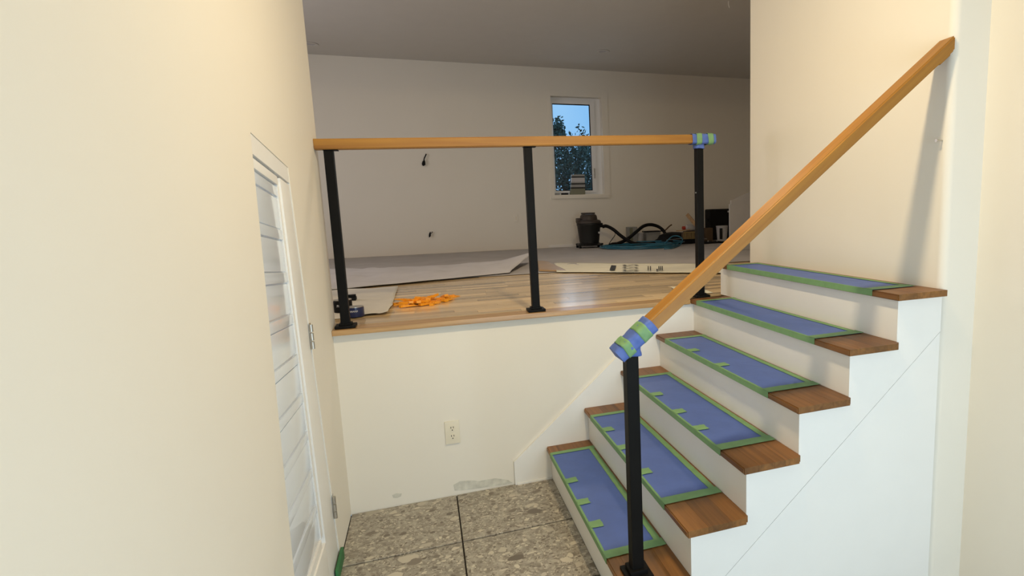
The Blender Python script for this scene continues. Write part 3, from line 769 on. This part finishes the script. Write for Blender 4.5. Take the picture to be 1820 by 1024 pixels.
# ------------------------------------------------------------------ coiled blue air hose
hc = at(1140,441,2,H); rr = random.Random(3); pts_ = []
N = 190
for i in range(N):
    a = i/N*2*PI*7.3
    ax = .42+.10*math.sin(a*.31+1)+.05*math.sin(a*.77); ay = .33+.13*math.sin(a*.41)
    pts_.append((hc.x+ax*math.cos(a)+.10*math.sin(a*.17), hc.y+ay*math.sin(a)+.05*math.cos(a*.29)+.02, H+.018+.045*abs(math.sin(a*.37+.6))*(i/N)))
ah = link('air_hose', bm_tube(pts_,.0085,6), m_hose, smooth=True)
setprops(ah, 'thin blue air hose lying in loose coils beside the vacuum', 'hose')
hp2 = [at(1180,442,2,H+.02),at(1195,441,2,H+.02),at(1208,436,1,hc.y-.1),at(1213,426,1,hc.y-.08),at(1206,420,1,hc.y-.05),at(1196,420,1,hc.y),at(1188,426,1,hc.y),at(1178,436,2,H+.02)]
link('hose_loop', bm_tube(spline(hp2,6),.0085,6), m_hose, ah, smooth=True)

# ------------------------------------------------------------------ clutter by the far wall
YC = 4.75
def pbox(name, x0,y0,x1,y1, Y, depth, mat, lab, cat, base=True, bevel=.004, group=None):
    a = at(x0,y1,1,Y); b2 = at(x1,y0,1,Y); zb = H+.008 if base else a.z
    o = box(name, a.x,b2.x,Y,Y+depth,zb,b2.z, mat, bevel=bevel); setprops(o, lab, cat, group); return o
# grey carton and pails behind the hose
t = thing('carton', (at(1128,430,1,YC).x,YC,H), 'pale grey printed carton behind the vacuum hose', 'box')
a = at(1118,404,1,YC); b2 = at(1133,404,1,YC)
box('carton_body', a.x,b2.x,YC,YC+.14,H+.009,a.z, m_grey, t, bevel=.003)
box('printed_panel', a.x+.006,a.x+.055,YC-.0012,YC-.0001,H+.02,a.z-.01, m_olive, t)
a2 = at(1135,402,1,YC); r_p = .055
t = thing('paint_pail', (a2.x+.04,YC+.06,H), 'small white pail with wire handle between the two cartons', 'pail')
link('body', bm_lathe([(r_p*.85,.009),(r_p,.15),(r_p*1.05,.155),(r_p*1.05,.165),(.01,.165)], (a2.x+.04,YC+.06,H), 24), m_lgrey, t, smooth=True)
link('wire_handle', bm_tube([(a2.x+.04+r_p*1.03*math.cos(q_*PI/10),YC+.05,H+.15+.08*math.sin(q_*PI/10)) for q_ in range(11)],.003,6), m_metal, t, smooth=True)
a = at(1149,413,1,YC); b2 = at(1174,413,1,YC)
t = thing('carton', ((a.x+b2.x)/2,YC,H), 'low grey carton with dark lid inside the hose loop', 'box')
box('carton_body', a.x,b2.x,YC+.0,YC+.16,H+.009,a.z, m_grey, t, bevel=.003)
box('carton_lid', a.x-.005,b2.x+.02,YC-.006,YC+.165,a.z+.0005,a.z+.014, m_blackm, t, bevel=.002)
# pry bar with hooked end
q1 = [at(1181,412,1,YC-.03),at(1185,407,1,YC-.03),at(1190,402,1,YC-.03),at(1194,399.5,1,YC-.03)]
q0 = at(1176,428,1,YC-.06); q0.z = H+.02
setprops(link('pry_bar', bm_tube(spline([q0]+q1,4),.010,8), m_card, smooth=True), 'dark rusty bar with bent tip sticking up behind the hose', 'tool')
# black tool bag: low slumped heap with pocket
def blob(name, cx_, cy_, sx, sy, sz, mat, parent=None, seed=0, flat=.0):
    b3 = bmesh.new(); bmesh.ops.create_icosphere(b3, subdivisions=3, radius=1)
    for v in b3.verts:
        n_ = 1+.18*noise.noise(v.co*1.7+Vector((seed,0,0)))
        z_ = max(v.co.z,-.0); v.co = Vector((cx_+v.co.x*sx*n_, cy_+v.co.y*sy*n_, H+.010+z_*sz*n_))
    return link(name, b3, mat, parent, smooth=True)
bx0 = at(1172,440,1,4.2).x; bx1 = at(1262,440,1,4.2).x
tb = thing('tool_bag', ((bx0+bx1)/2,4.25,H), 'long slumped black tool bag lying behind the right post', 'bag')
blob('bag_body', (bx0+bx1)/2, 4.44, (bx1-bx0)/2, .19, .17, m_blackm, tb, 2)
hx = (bx0*.7+bx1*.3)
link('bag_handle', bm_tube(spline([(hx-.10,4.15,H+.06),(hx-.06,4.12,H+.13),(hx+.06,4.12,H+.13),(hx+.10,4.15,H+.05)],6),.010,8), m_blackm, tb, smooth=True)
link('zip', bm_tube(spline([(bx0+.08,4.14,H+.085),((bx0+bx1)/2,4.10,H+.10),(bx1-.08,4.14,H+.075)],8),.004,6), m_grey, tb, smooth=True)
# white jug with a red label and yellow basket on the bag
YJ = 4.78; a = at(1211,411,1,YJ); b2 = at(1236,399,1,YJ)
jg = thing('plastic_jug', ((a.x+b2.x)/2,YJ,H), 'white plastic jug with red cap end lying on its side beside the right post', 'jug')
zm = (a.z+b2.z)/2
link('jug_body', bm_tube([(a.x+.06,YJ,zm),(a.x+.08,YJ,zm),(b2.x-.01,YJ,zm),(b2.x,YJ,zm)],[.025,.048,.050,.035],16), m_lgrey, jg, smooth=True)
link('jug_cap', bm_tube([(a.x+.02,YJ,zm),(a.x+.06,YJ,zm)],[.026,.026],14), m_red, jg, smooth=True)
link('stand', bm_box(a.x+.05,b2.x-.01,YJ-.03,YJ+.05,H+.009,zm-.05), m_card, jg)
a = at(1212,425,1,4.05); b2 = at(1238,412,1,4.05)
bk = thing('wicker_basket', ((a.x+b2.x)/2,4.05,H), 'small yellowish open basket on the tool bag left of the right post', 'basket')
for q_ in range(14):
    xx = a.x+(b2.x-a.x)*q_/13; zc_ = a.z+.0
    link('slat', bm_tube([(xx,3.99,a.z),(xx+.004*math.sin(q_*2),3.985,b2.z)],.005,6), m_yellow, bk)
link('rim', bm_tube([(a.x-.005,3.985,b2.z),(b2.x+.005,3.985,b2.z)],.007,8), m_yellow, bk, smooth=True)
link('basket_body', bm_box(a.x,b2.x,3.995,4.06,a.z,b2.z-.01), m_card, bk)
# leaning plank and flat offcut
a = at(1221,381,1,4.7); b2 = at(1236,396,1,4.65); dvec = (b2-a).normalized(); endp = at(1248,414,1,4.5)
wpk = link('wood_offcut', bm_beam(a, endp, .02, .050), m_nose); setprops(wpk, 'slanting wooden offcut resting on the tool bag left of the right post', 'offcut')
a = at(1183,414,1,4.9); b2 = at(1204,410,1,4.9)
setprops(link('wood_shim', bm_beam(Vector((a.x,4.52,H+.185)),Vector((b2.x,4.46,H+.195)),.04,.010), m_nose), 'thin flat wooden shim lying level on the tool bag', 'offcut')
# black padded case standing behind, white pail in front of it, cardboard box
YB = 4.85; a = at(1261,408,1,YB); b2 = at(1296,371,1,YB)
cs = thing('tool_case', ((a.x+b2.x)/2,YB,H), 'upright black padded case against the far wall right of the right post', 'case')
box('case_shell', a.x,b2.x+.18,YB,YB+.16,H+.009,b2.z, m_blackm, cs, bevel=.03, seg=3)
box('case_latch', a.x-.012,a.x+.0,YB+.04,YB+.09,(H+b2.z)/2+.05,(H+b2.z)/2+.09, m_blackm, cs, bevel=.003)
box('case_tag', b2.x-.03,b2.x+.03,YB-.0015,YB-.0002,b2.z-.055,b2.z-.03, m_lgrey, cs)
YP = 4.55; a = at(1275,402,1,YP); r_p = .085
pl = thing('plastic_pail', (a.x+.07,YP,H), 'white plastic pail with dark side in front of the black case', 'pail')
link('body', bm_lathe([(r_p*.82,.009),(r_p,a.z-H-.01),(r_p*1.06,a.z-H),(r_p*.9,a.z-H+.004)], (a.x+.075,YP,H), 28), m_lgrey, pl, smooth=True)
link('pail_label', bm_box(a.x+.0,a.x+.035,YP-r_p-.002,YP-r_p+.02,H+.04,a.z-.03), m_vacbody, pl)
cb = pbox('cardboard_box', 1255,405,1267,420, 4.6,.12, m_card, 'small brown cardboard box left of the white pail', 'box')
t = thing('tool_tray', (at(1262,428,2,H).x,4.0,H), 'flat black tool tray between the right post and sloping handrail', 'tray')
a = at(1248,435,2,H); b2 = at(1285,432,2,H)
box('tray_base', a.x,a.x+.35,a.y-.02,a.y+.3,H+.009,H+.03, m_blackm, t, bevel=.004)
for q_ in range(4): link('tool_bit', bm_tube([(a.x+.03+q_*.07,a.y+.02,H+.038),(a.x+.10+q_*.07,a.y+.15,H+.040)],.008,8), m_grey if q_%2 else m_card, t, smooth=True)
# pale board leaning at the right
YL = 2.9; a = at(1297,475,1,YL); b2 = at(1345,363,1,YL)
lb = thing('drywall_sheet', ((a.x+b2.x)/2,YL,H), 'pale grey board standing upright behind the corner of the right wall', 'board')
a3 = at(1297,363,1,YL); a4 = at(1297,352,1,YL+.05); a5 = at(1340,338,1,YL+.05)
box('board', a.x,b2.x+.25,YL,YL+.014,H+.009,a3.z, m_lgrey, lb)
link('rear_board', bm_prism([(a.x+.03,H+.009),(b2.x+.25,H+.009),(b2.x+.25,a5.z+.03),(a5.x,a5.z),(a.x+.03,a4.z-.03)],1,YL+.02,YL+.034), m_lgrey, lb)

# ------------------------------------------------------------------ on the window sill
YS = YF+.02
a = at(1014,346,1,YS); b2 = at(1039,310,1,YS); zs = wz0+.002
sb = thing('sill_carton', ((a.x+b2.x)/2,YS,zs), 'upright grey carton with black stripes standing on the far window sill', 'carton')
xa, xb_ = a.x, b2.x; zt2 = b2.z; n_ = [0,.30,.36,.50,.56,.63,.84,.90,1.0]
mats = [m_olive,m_blackm,m_grey,m_blackm,m_grey,m_lgrey,m_blackm,m_grey]
hh = zt2-zs
def sbx(name, f0, f1, mat, parent, out=0):
    xi0 = xa+.03*f0; xi1 = xa+.03*f1
    c8 = [(xa+.030*f0-out,YS-.0-out,zs+hh*f0),(xb_+out,YS-out,zs+hh*f0),(xb_+out,YS+.045,zs+hh*f0),(xa+.03*f0-out,YS+.045,zs+hh*f0),
          (xa+.030*f1-out,YS-out,zs+hh*f1),(xb_+out,YS-out,zs+hh*f1),(xb_+out,YS+.045,zs+hh*f1),(xa+.03*f1-out,YS+.045,zs+hh*f1)]
    return link(name, bm_hexa(c8), mat, parent)
for i in range(8): sbx('carton_band', n_[i], n_[i+1], mats[i], sb)
a = at(998,342.5,1,YS); b2 = at(1010,346,1,YS)
setprops(box('tape_measure', a.x,b2.x,YS-.01,YS+.03,zs,zs+.022, m_blackm, bevel=.003), 'small dark block lying on the window sill left of the striped carton', 'tool')
a = at(986,343,1,YS); b2 = at(995,346,1,YS)
setprops(box('putty_tub', a.x,b2.x,YS-.01,YS+.03,zs,zs+.022, m_grey, bevel=.004), 'tiny grey tub on the far left of the window sill', 'tub')

# ------------------------------------------------------------------ outside
gd = st(box('ground', -14,22,YF+.6,40,-.5,-.4, m_soil))
def tree(cx_, cy_, htop, rad, nleaf, lab, seed, zlow=0.2):
    rg = random.Random(seed)
    t = thing('tree', (cx_,cy_,-.4), lab, 'tree', 'trees outside the far window')
    b3 = bm_tube(spline([(cx_,cy_,-.42),(cx_+.05,cy_,1.2),(cx_-.05,cy_,htop*.6),(cx_,cy_,htop)],6),[.06*(1-.05*i) for i in range(19)],8)
    for q_ in range(22):
        z_ = rg.uniform(.8,htop*.92); a_ = rg.uniform(0,2*PI); l_ = rad*(1-z_/htop*.65)*rg.uniform(.6,1)
        bm_tube([(cx_,cy_,z_),(cx_+l_*.5*math.cos(a_),cy_+l_*.5*math.sin(a_),z_+l_*.35),(cx_+l_*math.cos(a_),cy_+l_*math.sin(a_),z_+l_*.5)],[.014,.009,.003],5,b3)
    link('trunk', b3, m_bark, t, smooth=True)
    me_v, me_f = [], []
    for i in range(nleaf):
        z_ = rg.uniform(zlow,1)**.9
        rr_ = rad*math.sqrt(max(.02,1-z_**3.2))*math.sqrt(rg.random())*(1+.12*math.sin(z_*17+seed))
        a_ = rg.uniform(0,2*PI)
        cl = noise.noise(Vector((math.cos(a_)*2*rr_, math.sin(a_)*2*rr_, z_*htop*2+seed)))
        if cl < rg.uniform(-.12,.10): continue
        c_ = Vector((cx_+rr_*math.cos(a_), cy_+rr_*math.sin(a_), z_*htop+rg.uniform(-.1,.25)))
        s1 = Vector((rg.gauss(0,1),rg.gauss(0,1),rg.gauss(0,1))).normalized()*rg.uniform(.035,.07); s2 = s1.cross(Vector((rg.gauss(0,1),rg.gauss(0,1),rg.gauss(0,1)))).normalized()*.025
        b0 = len(me_v); me_v += [c_-s1,c_+s2,c_+s1,c_-s2]; me_f.append((b0,b0+1,b0+2,b0+3))
    off_ = t.location
    me = bpy.data.meshes.new('foliage'); me.from_pydata([tuple(v-off_) for v in me_v],[],me_f); me.materials.append(m_tree)
    o = bpy.data.objects.new('foliage', me); COL.objects.link(o); o.parent = t; o['kind'] = 'stuff'
ta = at(1006,300,1,10.5); top = at(1006,224,1,10.5)
tree(ta.x, 10.5, top.z, 1.05, 15000, 'tall leafy tree filling the left of the far window', 1, .1)
tb_ = at(1046,300,1,12.5); top = at(1046,262,1,12.5)
tree(tb_.x, 12.5, top.z, 1.0, 7000, 'lighter tree behind at the right of the far window', 5, .1)
tb_ = at(1041,320,1,9.5); top = at(1043,300,1,9.5)
tree(tb_.x+.1, 8.3, top.z, .42, 4000, 'low bushy tree in the lower right corner of the far window', 9, .05)
